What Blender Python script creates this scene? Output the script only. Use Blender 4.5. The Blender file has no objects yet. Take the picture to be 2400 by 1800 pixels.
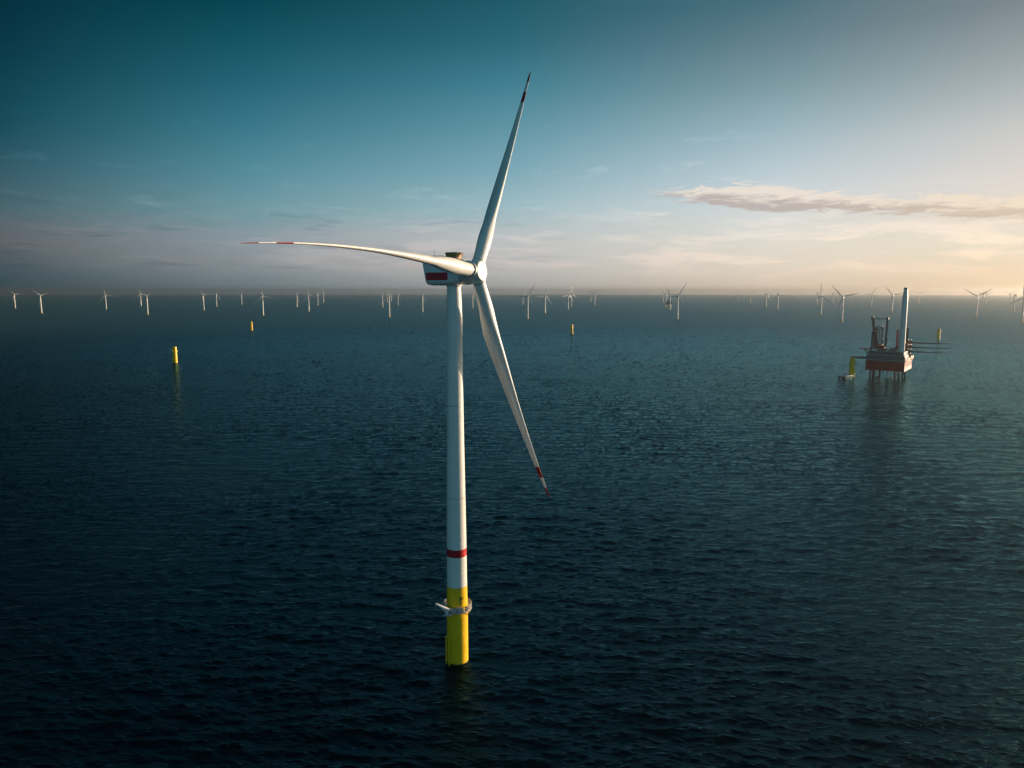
import bpy, bmesh, math, random
import numpy as np
from mathutils import Vector, Matrix
R = math.radians
SC = bpy.context.scene
COL = SC.collection
random.seed(7)

# ------------------------------------------------------------------ camera
F_PX, PITCH, CAM_H = 1680.0, math.atan(218.7 / 1680.0), 100.0     # photograph is 2400 x 1800
EARTH = 7.4e6                                                      # earth radius with usual refraction
cam_d = bpy.data.cameras.new('camera')
cam = bpy.data.objects.new('camera', cam_d)
COL.objects.link(cam)
SC.camera = cam
cam_d.sensor_width = 36
cam_d.lens = F_PX / 2400 * 36
cam_d.clip_start = 1.0
cam_d.clip_end = 200000
cam.location = (0, 0, CAM_H)
cam.rotation_euler = (math.pi / 2 - PITCH, 0, 0)

# ------------------------------------------------------------------ render look
SC.view_settings.view_transform = 'Standard'
SC.view_settings.look = 'None'
SC.view_settings.exposure = 0.3
SC.view_settings.gamma = 1.0
SC.render.engine = 'CYCLES'
SC.cycles.use_denoising = True
SC.cycles.volume_bounces = 0
SC.cycles.max_bounces = 6

# ------------------------------------------------------------------ sun
SUN_AZ, SUN_EL = R(64.5), R(4.0)          # azimuth to the right of the view direction (+Y)
sun_dir = Vector((math.sin(SUN_AZ) * math.cos(SUN_EL), math.cos(SUN_AZ) * math.cos(SUN_EL), math.sin(SUN_EL)))
sun_d = bpy.data.lights.new('sun', 'SUN')
sun_d.energy = 5.0
sun_d.angle = R(0.5)
sun_d.color = (1.0, 0.77, 0.54)
sun = bpy.data.objects.new('sun', sun_d)
COL.objects.link(sun)
sun.location = (400, 200, 300)
sun.rotation_euler = sun_dir.to_track_quat('Z', 'Y').to_euler()

# ------------------------------------------------------------------ sky (world)
def lin(c):
    return tuple(((v / 255) / 12.92 if v / 255 <= 0.04045 else ((v / 255 + 0.055) / 1.055) ** 2.4) for v in c)

def az_el(px, py):
    x, yv = (px - 1200) / F_PX, (900 - py) / F_PX
    d = Vector((x, math.cos(PITCH) + yv * math.sin(PITCH), -math.sin(PITCH) + yv * math.cos(PITCH))).normalized()
    return math.atan2(d.x, d.y), math.asin(d.z)

class NT:
    """small helper for building node trees"""
    def __init__(self, tree): self.t = tree
    def n(self, kind, **kw):
        nd = self.t.nodes.new(kind)
        for k, v in kw.items(): setattr(nd, k, v)
        return nd
    def put(self, sock, v):
        if hasattr(v, 'is_output') or isinstance(v, bpy.types.NodeSocket): self.t.links.new(v, sock)
        else: sock.default_value = v
    def m(self, op, a, b=0.0, c=None, clamp=False):
        nd = self.n('ShaderNodeMath', operation=op, use_clamp=clamp)
        self.put(nd.inputs[0], a); self.put(nd.inputs[1], b)
        if c is not None: self.put(nd.inputs[2], c)
        return nd.outputs[0]
    def smooth(self, v, a, b, lo=0.0, hi=1.0):
        nd = self.n('ShaderNodeMapRange', interpolation_type='SMOOTHSTEP')
        self.put(nd.inputs[0], v)
        for i, q in enumerate((a, b, lo, hi)): self.put(nd.inputs[i + 1], q)
        return nd.outputs[0]
    def ramp(self, v, stops, mode='LINEAR'):
        nd = self.n('ShaderNodeValToRGB')
        cr = nd.color_ramp; cr.interpolation = mode
        while len(cr.elements) < len(stops): cr.elements.new(1.0)
        for e, (p, c) in zip(cr.elements, stops):
            e.position = p; e.color = (*c[:3], 1)
        self.put(nd.inputs[0], v)
        return nd.outputs[0]
    def mix(self, f, a, b, mode='MIX'):
        nd = self.n('ShaderNodeMix', data_type='RGBA', blend_type=mode)
        self.put(nd.inputs[0], f)
        for s, v in ((nd.inputs[6], a), (nd.inputs[7], b)):
            self.put(s, (*v, 1) if isinstance(v, tuple) and len(v) == 3 else v)
        return nd.outputs[2]
    def noise(self, vec, scale, detail=4.0, rough=0.55, dist=0.0):
        nd = self.n('ShaderNodeTexNoise')
        self.put(nd.inputs['Vector'], vec)
        nd.inputs['Scale'].default_value = scale; nd.inputs['Detail'].default_value = detail
        nd.inputs['Roughness'].default_value = rough; nd.inputs['Distortion'].default_value = dist
        return nd.outputs['Fac']
    def comb(self, x, y, z=0.0):
        nd = self.n('ShaderNodeCombineXYZ')
        for s, v in zip(nd.inputs, (x, y, z)): self.put(s, v)
        return nd.outputs[0]

# sky colours toward a handful of compass directions (degrees right of north = +Y), by elevation in degrees
SKY_VIEW = {
    0:    [(0, (0, 38, 50)), (90, (0, 45, 58)), (180, (0, 55, 67)), (300, (10, 68, 81)), (400, (46, 84, 98)), (480, (68, 96, 104)), (560, (88, 95, 101)), (620, (64, 83, 90)), (665, (48, 73, 81))],
    600:  [(0, (2, 66, 80)), (100, (18, 84, 98)), (200, (36, 101, 118)), (300, (58, 121, 138)), (400, (86, 141, 156)), (480, (110, 152, 161)), (560, (134, 153, 161)), (620, (136, 147, 152)), (665, (116, 131, 138))],
    1200: [(0, (30, 90, 104)), (100, (44, 105, 121)), (200, (66, 129, 146)), (300, (98, 150, 166)), (400, (128, 171, 184)), (480, (158, 188, 196)), (560, (190, 196, 196)), (620, (192, 191, 188)), (665, (178, 178, 176))],
    1800: [(0, (74, 112, 124)), (100, (102, 131, 142)), (200, (126, 155, 162)), (300, (156, 182, 191)), (400, (190, 206, 213)), (480, (214, 220, 220)), (560, (229, 223, 211)), (620, (231, 218, 201)), (665, (228, 208, 187))],
    2370: [(0, (124, 135, 139)), (100, (148, 158, 161)), (200, (173, 180, 181)), (300, (204, 203, 199)), (400, (222, 214, 208)), (480, (230, 219, 205)), (560, (239, 226, 204)), (620, (243, 220, 190)), (665, (240, 210, 172))],
}
def sky_stops(px):
    st = []
    for y, c in SKY_VIEW[px]:
        st.append((max(0.0, az_el(px, y)[1]) / (math.pi / 2), lin(c)))
    st.sort()
    top = st[-1][1]
    lum = sum(top) / 3
    st.append((0.42, tuple(v * 0.55 for v in top)))
    st.append((1.0, tuple(0.6 * v * 0.35 + 0.4 * q for v, q in zip(top, (0.004, 0.05, 0.075)))))
    return st

world = bpy.data.worlds.new('World')
SC.world = world
world.use_nodes = True
W = NT(world.node_tree)
bg = world.node_tree.nodes['Background']
tc = W.n('ShaderNodeTexCoord')
sep = W.n('ShaderNodeSeparateXYZ')
W.put(sep.inputs[0], tc.outputs['Generated'])
dx, dy, dz = sep.outputs
el = W.m('ARCSINE', W.m('MINIMUM', W.m('MAXIMUM', dz, -1.0), 1.0))
az = W.m('ARCTAN2', dx, dy)
elp = W.m('DIVIDE', el, math.pi / 2)
sun_low = [(0.0, (7.0, 3.9, 1.9)), (0.035, (5.0, 3.1, 1.8)), (0.08, (1.7, 1.3, 0.95)), (0.14, (0.8, 0.75, 0.66)), (0.3, (0.22, 0.30, 0.33)), (1.0, (0.008, 0.045, 0.06))]
side_r = [(0.0, (0.22, 0.25, 0.25)), (0.08, (0.13, 0.20, 0.23)), (0.3, (0.035, 0.12, 0.16)), (1.0, (0.008, 0.045, 0.06))]
back = [(0.0, (0.25, 0.41, 0.49)), (0.10, (0.17, 0.38, 0.47)), (0.28, (0.03, 0.16, 0.22)), (1.0, (0.008, 0.045, 0.06))]
dim_l = [(p, tuple(v * 0.45 for v in c)) for p, c in sky_stops(0)]
cols = [(-180, back), (-130, back), (-80, dim_l), (-36, sky_stops(0)), (-19.6, sky_stops(600)), (0, sky_stops(1200)), (19.6, sky_stops(1800)),
        (35, sky_stops(2370)), (44, [(p, tuple(v * 1.25 for v in c)) for p, c in sky_stops(2370)]), (60, sun_low), (74, [(p, tuple(v * 1.25 for v in c)) for p, c in sky_stops(2370)]), (90, side_r), (130, back), (180, back)]
cur = W.ramp(elp, cols[0][1])
for (a0, _), (a1, st) in zip(cols, cols[1:]):
    nd = W.n('ShaderNodeMapRange', interpolation_type='LINEAR')
    W.put(nd.inputs[0], az)
    nd.inputs[1].default_value = R(a0); nd.inputs[2].default_value = R(a1)
    cur = W.mix(nd.outputs[0], cur, W.ramp(elp, st))
sky_t = W.n('ShaderNodeTexSky', sky_type='NISHITA', sun_disc=False)
sky_t.sun_elevation = SUN_EL
sky_t.sun_rotation = SUN_AZ
sky_t.altitude = 100
sky_t.ozone_density = 4.0
sky_t.dust_density = 1.5
nish = W.mix(1.0, sky_t.outputs[0], (0.05, 0.05, 0.05), 'MULTIPLY')
sky_c = W.mix(0.93, nish, W.mix(1.0, cur, (1.04, 1.05, 1.06), 'MULTIPLY'))

# a low mauve-grey bank to the left
bk = W.noise(W.comb(W.m('MULTIPLY', az, 5.5), W.m('MULTIPLY', el, 30.0), 4.0), 1.0, 6.0, 0.6, 0.3)
bank = W.m('MULTIPLY', W.smooth(W.m('ADD', el, W.m('MULTIPLY', W.m('SUBTRACT', bk, 0.5), 0.07)), R(5.6), R(4.3)), W.m('MULTIPLY', W.smooth(el, R(0.8), R(2.4)), W.smooth(az, R(10), R(-14))))
sky_c = W.mix(bank, sky_c, W.mix(1.0, sky_c, (1.13, 1.03, 1.02), 'MULTIPLY'))

# thin cloud streaks low over the horizon (laid out by compass direction and elevation)
azd = W.m('MULTIPLY', az, 180 / math.pi)
eld = W.m('MULTIPLY', el, 180 / math.pi)
warp = W.noise(W.comb(W.m('MULTIPLY', azd, 0.10), W.m('MULTIPLY', eld, 0.35)), 1.0, 4.0)
v1 = W.comb(W.m('MULTIPLY', azd, 0.11), W.m('ADD', W.m('MULTIPLY', eld, 0.85), W.m('MULTIPLY', warp, 2.2)))
n1 = W.noise(v1, 1.0, 7.0, 0.62, 0.4)
band = W.m('MULTIPLY', W.smooth(eld, 0.4, 2.5), W.smooth(eld, 8.5, 3.0))
streak = W.m('MULTIPLY', W.smooth(n1, 0.46, 0.63), band)
lift = W.mix(1.0, sky_c, (1.22, 1.14, 1.11), 'MULTIPLY')
sky_c = W.mix(W.m('MULTIPLY', streak, 1.0), sky_c, lift)
n2 = W.noise(W.comb(W.m('ADD', W.m('MULTIPLY', azd, 0.16), 31.0), W.m('ADD', W.m('MULTIPLY', eld, 1.5), W.m('MULTIPLY', warp, 1.5))), 1.0, 5.0, 0.55, 0.3)
band2 = W.m('MULTIPLY', W.smooth(eld, 0.8, 2.2), W.smooth(eld, 7.0, 4.5))
dark_st = W.m('MULTIPLY', W.m('MULTIPLY', W.smooth(n2, 0.555, 0.66), band2), W.smooth(azd, 10.0, -6.0, 0.12, 1.0))
dim = W.mix(1.0, sky_c, (0.66, 0.72, 0.76), 'MULTIPLY')
sky_c = W.mix(W.m('MULTIPLY', dark_st, 0.6), sky_c, dim)
# faint high wisps
n3 = W.noise(W.comb(W.m('MULTIPLY', azd, 0.16), W.m('ADD', W.m('MULTIPLY', eld, 0.95), W.m('MULTIPLY', warp, 3.0)), 9.0), 1.0, 6.0, 0.6, 0.6)
band3 = W.m('MULTIPLY', W.smooth(eld, 4.5, 6.0), W.smooth(eld, 14.0, 8.5))
wisp = W.m('MULTIPLY', W.m('MULTIPLY', W.smooth(n3, 0.57, 0.70), band3), W.smooth(azd, 25.0, 14.0, 0.1, 1.0))
sky_c = W.mix(W.m('MULTIPLY', wisp, 0.55), sky_c, W.mix(1.0, sky_c, (1.5, 1.28, 1.2), 'MULTIPLY'))

# the long flat cloud to the right
def cloud(az0, az1, elc, slope, up, down, seed, thr=0.0):
    u = W.m('DIVIDE', W.m('SUBTRACT', azd, az0), az1 - az0)                 # 0..1 along the cloud
    v = W.m('SUBTRACT', W.m('SUBTRACT', eld, elc), W.m('MULTIPLY', u, slope))
    nb = W.noise(W.comb(W.m('ADD', W.m('MULTIPLY', azd, 0.28), seed), W.m('MULTIPLY', eld, 1.1)), 1.0, 8.0, 0.62, 0.5)
    nf = W.noise(W.comb(W.m('ADD', W.m('MULTIPLY', azd, 0.55), seed + 5), W.m('ADD', W.m('MULTIPLY', eld, 3.2), W.m('MULTIPLY', warp, 4.0))), 1.0, 6.0, 0.6, 0.8)
    return u, v, nb, nf
u, v, nb, nf = cloud(9.8, 38.0, 7.5, -2.6, 1, 1, 3.0)
prof = W.ramp(u, [(0.0, (0.10,) * 3), (0.08, (0.28,) * 3), (0.17, (0.62,) * 3), (0.31, (1.0,) * 3), (0.40, (0.78,) * 3), (0.50, (0.56,) * 3), (0.66, (0.56,) * 3), (0.76, (0.80,) * 3), (0.86, (0.66,) * 3), (1.0, (0.55,) * 3)], 'EASE')
topv = W.m('ADD', W.m('MULTIPLY', prof, 1.2), W.m('ADD', W.m('MULTIPLY', W.m('SUBTRACT', nb, 0.5), 1.1), W.m('MULTIPLY', W.m('SUBTRACT', nf, 0.5), 2.2)))
botv = W.m('ADD', W.m('MULTIPLY', prof, -0.78), W.m('ADD', W.m('MULTIPLY', W.m('SUBTRACT', nb, 0.5), 0.7), W.m('SUBTRACT', W.m('MULTIPLY', W.m('SUBTRACT', nf, 0.5), 1.4), 0.16)))
c_up = W.smooth(W.m('SUBTRACT', topv, v), -0.05, 0.35)
c_dn = W.smooth(W.m('SUBTRACT', v, botv), -0.05, 0.28)
ends = W.m('MULTIPLY', W.smooth(u, -0.04, 0.16), W.smooth(u, 1.25, 0.9))
dens = W.m('MULTIPLY', W.m('MULTIPLY', c_up, c_dn), ends)
hgt = W.smooth(W.m('ADD', v, W.m('MULTIPLY', W.m('SUBTRACT', nf, 0.5), 2.4)), -0.40, 0.45)
c_col = W.mix(hgt, lin((188, 174, 168)), lin((240, 227, 213)))
c_col = W.mix(W.smooth(u, 0.35, 0.95), c_col, W.mix(hgt, lin((212, 190, 168)), lin((244, 226, 202))))
sky_c = W.mix(W.m('MULTIPLY', dens, 0.85), sky_c, c_col)
# bright aureole of the low sun, which stands outside the picture on the right
dt = W.n('ShaderNodeVectorMath', operation='DOT_PRODUCT')
W.put(dt.inputs[0], tc.outputs['Generated']); dt.inputs[1].default_value = sun_dir
aur = W.m('MULTIPLY', W.m('POWER', W.m('MAXIMUM', dt.outputs['Value'], 0.0), 85.0), 42.0)
sky_c = W.mix(1.0, sky_c, W.mix(1.0, (1.0, 0.60, 0.30), aur, 'MULTIPLY'), 'ADD')
W.put(bg.inputs[0], sky_c)
bg.inputs[1].default_value = 0.81

# ------------------------------------------------------------------ helpers
def at(px, py, lift=0.0):
    """world point on the sea under a pixel of the photograph (earth curvature included)"""
    x, yv = (px - 1200) / F_PX, (900 - py) / F_PX
    d = Vector((x, math.cos(PITCH) + yv * math.sin(PITCH), -math.sin(PITCH) + yv * math.cos(PITCH)))
    h = math.hypot(d.x, d.y)
    t = CAM_H / -d.z
    for _ in range(60):
        t = (CAM_H + (t * h) ** 2 / (2 * EARTH)) / -d.z
    return Vector((d.x * t, d.y * t, -(t * h) ** 2 / (2 * EARTH)))

def mat(name, col, rough=0.5, metal=0.0, var=0.10, scale=0.6, coat=0.0, streak=0.0, spec=0.5):
    m = bpy.data.materials.new(name)
    m.use_nodes = True
    n = NT(m.node_tree)
    b = m.node_tree.nodes['Principled BSDF']
    co = n.n('ShaderNodeTexCoord').outputs['Object']
    f = n.noise(co, scale, 5.0, 0.6)
    dark = tuple(v * (1 - var) for v in col)
    lite = tuple(min(1.0, v * (1 + var * 0.6)) for v in col)
    c = n.mix(n.smooth(f, 0.3, 0.7), dark, lite)
    if streak > 0:
        mp = n.n('ShaderNodeMapping'); mp.inputs['Scale'].default_value = (1.6, 1.6, 0.06)
        n.put(mp.inputs[0], co)
        s = n.noise(mp.outputs[0], 1.0, 6.0, 0.65)
        c = n.mix(n.m('MULTIPLY', n.smooth(s, 0.52, 0.78), streak), c, tuple(v * 0.55 for v in col))
    n.put(b.inputs['Base Color'], c)
    n.put(b.inputs['Roughness'], n.smooth(n.noise(co, scale * 2.3, 3.0), 0.2, 0.8, max(0.03, rough - 0.08), min(1, rough + 0.08)))
    b.inputs['Metallic'].default_value = metal
    b.inputs['Coat Weight'].default_value = coat
    b.inputs['Specular IOR Level'].default_value = spec
    return m

M = {
    'white': mat('white_paint', (0.80, 0.80, 0.78), 0.42, var=0.05, scale=0.15, streak=0.12, spec=0.3),
    'blade': mat('blade_gelcoat', (0.78, 0.79, 0.78), 0.34, var=0.04, scale=0.2),
    'red': mat('red_paint', (0.50, 0.015, 0.02), 0.42, var=0.12),
    'darkred': mat('signal_red', (0.55, 0.012, 0.025), 0.5, var=0.1),
    'bandred': mat('blade_band_red', (0.28, 0.008, 0.014), 0.5, var=0.1),
    'yellow': mat('yellow_paint', (0.98, 0.58, 0.012), 0.42, var=0.08, scale=0.35, streak=0.22),
    'steel': mat('galvanised_steel', (0.52, 0.53, 0.55), 0.45, 0.3, var=0.12),
    'pale': mat('pale_steel', (0.72, 0.71, 0.69), 0.45, var=0.1),
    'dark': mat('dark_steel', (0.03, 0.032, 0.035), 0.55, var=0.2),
    'gap': mat('black_gap', (0.012, 0.012, 0.014), 0.7),
    'ochre': mat('ochre_mesh', (0.36, 0.22, 0.06), 0.6, var=0.15),
    'mark': mat('black_lettering', (0.03, 0.025, 0.02), 0.6),
    'hullred': mat('hull_red', (0.36, 0.016, 0.009), 0.5, var=0.18, scale=0.12, streak=0.35),
    'hullgrey': mat('grey_superstructure', (0.13, 0.155, 0.155), 0.5, var=0.35, scale=0.15, streak=0.25),
    'deck': mat('deck_grey', (0.18, 0.19, 0.19), 0.7, var=0.25),
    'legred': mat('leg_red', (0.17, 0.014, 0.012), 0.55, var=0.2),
    'orange': mat('orange_steel', (0.55, 0.14, 0.03), 0.5, var=0.2),
    'shaded_blade': mat('shaded_blade_grey', (0.10, 0.105, 0.11), 0.6, var=0.15),  # white stored blades, with their shade put into the base colour
    'navy': mat('navy_hull', (0.02, 0.03, 0.045), 0.35, var=0.1),
    'glass': mat('dark_window', (0.01, 0.013, 0.016), 0.12),
    'foul': mat('marine_growth', (0.06, 0.05, 0.02), 0.85, var=0.35, scale=2.0),
}

class MB:
    """collects shapes into one mesh"""
    def __init__(self): self.v, self.f, self.m, self.s = [], [], [], []
    def add(self, vs, fs, mi=0, smooth=False):
        o = len(self.v)
        self.v += [tuple(q) for q in vs]
        for q in fs:
            self.f.append([i + o for i in q]); self.m.append(mi); self.s.append(smooth)
        return self
    def box(self, c, size, mi=0, rot=None, taper=1.0):
        hx, hy, hz = (s / 2 for s in size)
        vs = []
        for z, k in ((-hz, 1.0), (hz, taper)):
            for x, y in ((-hx, -hy), (hx, -hy), (hx, hy), (-hx, hy)):
                p = Vector((x * k, y * k, z))
                if rot is not None: p = rot @ p
                vs.append(p + Vector(c))
        return self.add(vs, [(3, 2, 1, 0), (4, 5, 6, 7), (0, 1, 5, 4), (1, 2, 6, 5), (2, 3, 7, 6), (3, 0, 4, 7)], mi)
    def tube(self, p0, p1, r0, r1=None, n=10, mi=0, caps=True):
        r1 = r0 if r1 is None else r1
        p0, p1 = Vector(p0), Vector(p1)
        d = (p1 - p0).normalized()
        a = d.orthogonal().normalized(); b = d.cross(a)
        vs = []
        for p, r in ((p0, r0), (p1, r1)):
            for i in range(n):
                t = 2 * math.pi * i / n
                vs.append(p + (a * math.cos(t) + b * math.sin(t)) * r)
        self.add(vs, [(i, (i + 1) % n, n + (i + 1) % n, n + i) for i in range(n)], mi, n > 6)
        if caps: self.add(vs, [list(range(n - 1, -1, -1)), list(range(n, 2 * n))], mi)
        return self
    def lathe(self, prof, origin=(0, 0, 0), axis=(0, 0, 1), n=48, mi=0, caps=True, sharp=False):
        """prof: list of (distance along axis, radius[, material of the band above])"""
        o, d = Vector(origin), Vector(axis).normalized()
        a = d.orthogonal().normalized(); b = d.cross(a)
        ring = lambda q: [o + d * q[0] + (a * math.cos(2 * math.pi * i / n) + b * math.sin(2 * math.pi * i / n)) * q[1] for i in range(n)]
        if sharp:
            for q0, q1 in zip(prof, prof[1:]):
                self.add(ring(q0) + ring(q1), [(i, (i + 1) % n, n + (i + 1) % n, n + i) for i in range(n)], q0[2] if len(q0) > 2 else mi, True)
        else:
            vs = [p for q in prof for p in ring(q)]
            base = len(self.v)
            self.add(vs, [], mi)
            for k, q in enumerate(prof[:-1]):
                for i in range(n):
                    j = (i + 1) % n
                    self.f.append([base + k * n + i, base + k * n + j, base + (k + 1) * n + j, base + (k + 1) * n + i])
                    self.m.append(q[2] if len(q) > 2 else mi); self.s.append(True)
        if caps:
            self.add(ring(prof[0]), [list(range(n - 1, -1, -1))], prof[0][2] if len(prof[0]) > 2 else mi)
            self.add(ring(prof[-1]), [list(range(n))], prof[-2][2] if len(prof[-2]) > 2 else mi)
        return self
    def prism(self, poly_bot, poly_top, mi=0):
        n = len(poly_bot)
        return self.add(list(poly_bot) + list(poly_top), [list(range(n - 1, -1, -1)), list(range(n, 2 * n))] + [(i, (i + 1) % n, n + (i + 1) % n, n + i) for i in range(n)], mi)
    def truss(self, p0, p1, w, bays, r, rb, mi=0, side=None):
        """square lattice girder between two points"""
        p0, p1 = Vector(p0), Vector(p1)
        d = (p1 - p0)
        up = d.normalized()
        a = Vector(side) if side is not None else up.orthogonal().normalized()
        b = up.cross(a).normalized()
        cs = [a * w / 2 + b * w / 2, -a * w / 2 + b * w / 2, -a * w / 2 - b * w / 2, a * w / 2 - b * w / 2]
        for c in cs: self.tube(p0 + c, p1 + c, r, n=6, mi=mi)
        for k in range(bays):
            q0, q1 = p0 + d * (k / bays), p0 + d * ((k + 1) / bays)
            for i in range(4):
                c0, c1 = cs[i], cs[(i + 1) % 4]
                self.tube(q0 + c0, q1 + c1 if k % 2 else q1 + c1, rb, n=5, mi=mi, caps=False)
                self.tube(q0 + c1, q1 + c0, rb, n=5, mi=mi, caps=False)
                self.tube(q1 + c0, q1 + c1, rb, n=5, mi=mi, caps=False)
        return self
    def mesh(self, name, mats):
        me = bpy.data.meshes.new(name)
        me.from_pydata([tuple(p) for p in self.v], [], self.f)
        for k in mats: me.materials.append(M[k])
        me.polygons.foreach_set('material_index', self.m)
        me.polygons.foreach_set('use_smooth', self.s)
        me.update()
        bm = bmesh.new(); bm.from_mesh(me)
        bmesh.ops.recalc_face_normals(bm, faces=bm.faces)
        bm.to_mesh(me); bm.free()
        return me
    def build(self, name, mats, parent=None, bevel=0.0):
        o = bpy.data.objects.new(name, self.mesh(name, [mats] if isinstance(mats, str) else mats))
        COL.objects.link(o)
        if parent is not None: o.parent = parent
        if bevel > 0:
            bm = bmesh.new(); bm.from_mesh(o.data)
            bmesh.ops.remove_doubles(bm, verts=bm.verts, dist=1e-5)
            bmesh.ops.bevel(bm, geom=list(bm.edges), offset=bevel, segments=3, affect='EDGES', profile=0.5)
            for fc in bm.faces: fc.smooth = False
            bm.to_mesh(o.data); bm.free()
        return o

def thing(name, label, cat, loc=(0, 0, 0), rz=0.0, group=None):
    o = bpy.data.objects.new(name, None)
    COL.objects.link(o)
    o.location = loc; o.rotation_euler = (0, 0, rz)
    o.empty_display_size = 2
    tag(o, label, cat, group)
    return o
def tag(o, label, cat, group=None):
    o['label'] = label; o['category'] = cat
    if group: o['group'] = group
    return o

# ------------------------------------------------------------------ sea
def build_sea():
    cols_n = 1180
    dense = np.linspace(R(-43), R(43), cols_n)
    rest = np.linspace(R(43), R(317), 150)[1:-1]
    th = np.concatenate([dense, rest])                       # azimuth from +Y
    rs = [25.0]
    while rs[-1] < 43000:
        r = rs[-1]
        foot = (r * r + CAM_H ** 2) / (CAM_H * 717.0)
        step = 3.0 if r < 110 else min(max(0.55 * foot, 0.34), 900.0)
        rs.append(r + step)
    rs = np.array(rs)
    nr, nt = len(rs), len(th)
    st, ct = np.sin(th), np.cos(th)
    X = rs[:, None] * st[None, :]
    Y = rs[:, None] * ct[None, :]
    Z = -(X ** 2 + Y ** 2) / (2 * EARTH)
    DX = np.zeros_like(X); DY = np.zeros_like(X); DZ = np.zeros_like(X)
    NX = np.zeros_like(X); NY = np.zeros_like(X)             # wave slopes, also where the mesh is too coarse to carry them
    dr = np.gradient(rs)
    dth = R(86) / cols_n
    rng = np.random.RandomState(11)
    n_w = 130
    lam = np.exp(np.linspace(math.log(1.0), math.log(26.0), n_w))
    for l in lam:
        k = 2 * math.pi / l
        psi = rng.normal(0, 0.38) + R(184)                   # travelling mostly toward the viewer
        kx, ky = k * math.sin(psi), k * math.cos(psi)
        w = 1.0 if l < 6 else (6.0 / l) ** 1.0
        slope = 0.0175 * w * rng.uniform(0.6, 1.3) * (1.25 if l < 4 else 1.0)
        amp = slope / k
        ph = rng.uniform(0, 2 * math.pi)
        need = l / np.maximum(dr, rs * dth)                  # samples per wavelength on each ring
        fade = np.clip((need - 2.2) / 2.5, 0, 1)
        rows = np.nonzero(fade > 0.01)[0]
        P = kx * X + ky * Y + ph
        S = np.sin(P)
        NX += slope * S * math.sin(psi)
        NY += slope * S * math.cos(psi)
        if not len(rows): continue
        i0, i1 = rows[0], rows[-1] + 1
        g = fade[i0:i1, None] * amp
        DZ[i0:i1] += g * np.cos(P[i0:i1])
        DX[i0:i1] -= 0.75 * g * S[i0:i1] * math.sin(psi)
        DY[i0:i1] -= 0.75 * g * S[i0:i1] * math.cos(psi)
    gust = 1 + 0.36 * np.sin(X / 61 + Y / 43 + 1.3) * np.sin(X / 97 - Y / 71) + 0.2 * np.sin(X / 211 + Y / 157 + 0.4) * np.sin(X / 330 - Y / 129 + 2.0) + 0.16 * np.sin(X / 23 + Y / 91 + 3 * np.sin(Y / 140))
    V = np.stack([X + DX * gust, Y + DY * gust, Z + DZ * gust], -1).reshape(-1, 3).astype(np.float32)
    V = np.vstack([V, [[0, 0, 0]]]).astype(np.float32)
    i = np.arange(nr - 1)[:, None]; j = np.arange(nt)[None, :]
    j2 = (j + 1) % nt
    Q = np.stack([i * nt + j, i * nt + j2, (i + 1) * nt + j2, (i + 1) * nt + j], -1).reshape(-1, 4)
    c = nr * nt
    tri = np.stack([np.full(nt, c), (np.arange(nt) + 1) % nt, np.arange(nt)], -1)
    me = bpy.data.meshes.new('sea')
    nq = len(Q)
    me.vertices.add(len(V)); me.vertices.foreach_set('co', V.ravel())
    loops = np.concatenate([Q.ravel(), tri.ravel()]).astype(np.int32)
    me.loops.add(len(loops)); me.loops.foreach_set('vertex_index', loops)
    me.polygons.add(nq + nt)
    me.polygons.foreach_set('loop_start', np.concatenate([np.arange(nq) * 4, nq * 4 + np.arange(nt) * 3]).astype(np.int32))
    me.polygons.foreach_set('use_smooth', np.ones(nq + nt, bool))
    me.update(calc_edges=True)
    calm = 1.0 - 0.75 * np.clip((np.hypot(X, Y) - 450.0) / 1800.0, 0, 1)
    nrm = np.stack([NX * gust * calm + X / EARTH, NY * gust * calm + Y / EARTH, np.ones_like(X)], -1).reshape(-1, 3)
    nrm = np.vstack([nrm, [[0, 0, 1]]])
    nrm /= np.linalg.norm(nrm, axis=1)[:, None]
    me.normals_split_custom_set_from_vertices(nrm.astype(np.float32))
    o = bpy.data.objects.new('sea', me)
    COL.objects.link(o)
    o['kind'] = 'structure'
    m = bpy.data.materials.new('sea_water')
    m.use_nodes = True
    n = NT(m.node_tree)
    m.node_tree.nodes.remove(m.node_tree.nodes['Principled BSDF'])
    co = n.n('ShaderNodeTexCoord').outputs['Object']
    # the mesh carries fewer of the small waves the farther out it lies; the roughness stands in for the missing ones
    ln = n.n('ShaderNodeVectorMath', operation='LENGTH'); n.put(ln.inputs[0], co)
    rgh = n.smooth(ln.outputs['Value'], 200.0, 2600.0, 0.05, 0.40)
    mp = n.n('ShaderNodeMapping'); mp.inputs['Scale'].default_value = (0.38, 1.0, 1.0)
    n.put(mp.inputs[0], co)
    h = n.m('ADD', n.noise(mp.outputs[0], 1.05, 6.0, 0.62, 0.3), n.m('MULTIPLY', n.noise(mp.outputs[0], 0.2, 3.0, 0.55, 0.2), 2.0))
    bump = n.n('ShaderNodeBump')
    bump.inputs['Strength'].default_value = 0.75
    bump.inputs['Distance'].default_value = 0.5
    n.put(bump.inputs['Height'], h)
    patch = n.noise(co, 0.006, 3.0)
    body = n.n('ShaderNodeBsdfDiffuse')
    n.put(body.inputs['Color'], n.mix(n.smooth(patch, 0.35, 0.65), (0.0001, 0.0035, 0.008), (0.0002, 0.006, 0.012)))
    gl = n.n('ShaderNodeBsdfGlossy')
    gl.inputs['Color'].default_value = (0.31, 0.79, 0.98, 1)
    n.put(gl.inputs['Roughness'], rgh)
    fr = n.n('ShaderNodeFresnel'); fr.inputs['IOR'].default_value = 1.333
    for q in (body, gl, fr): n.put(q.inputs['Normal'], bump.outputs[0])
    mx = n.n('ShaderNodeMixShader')
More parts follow.
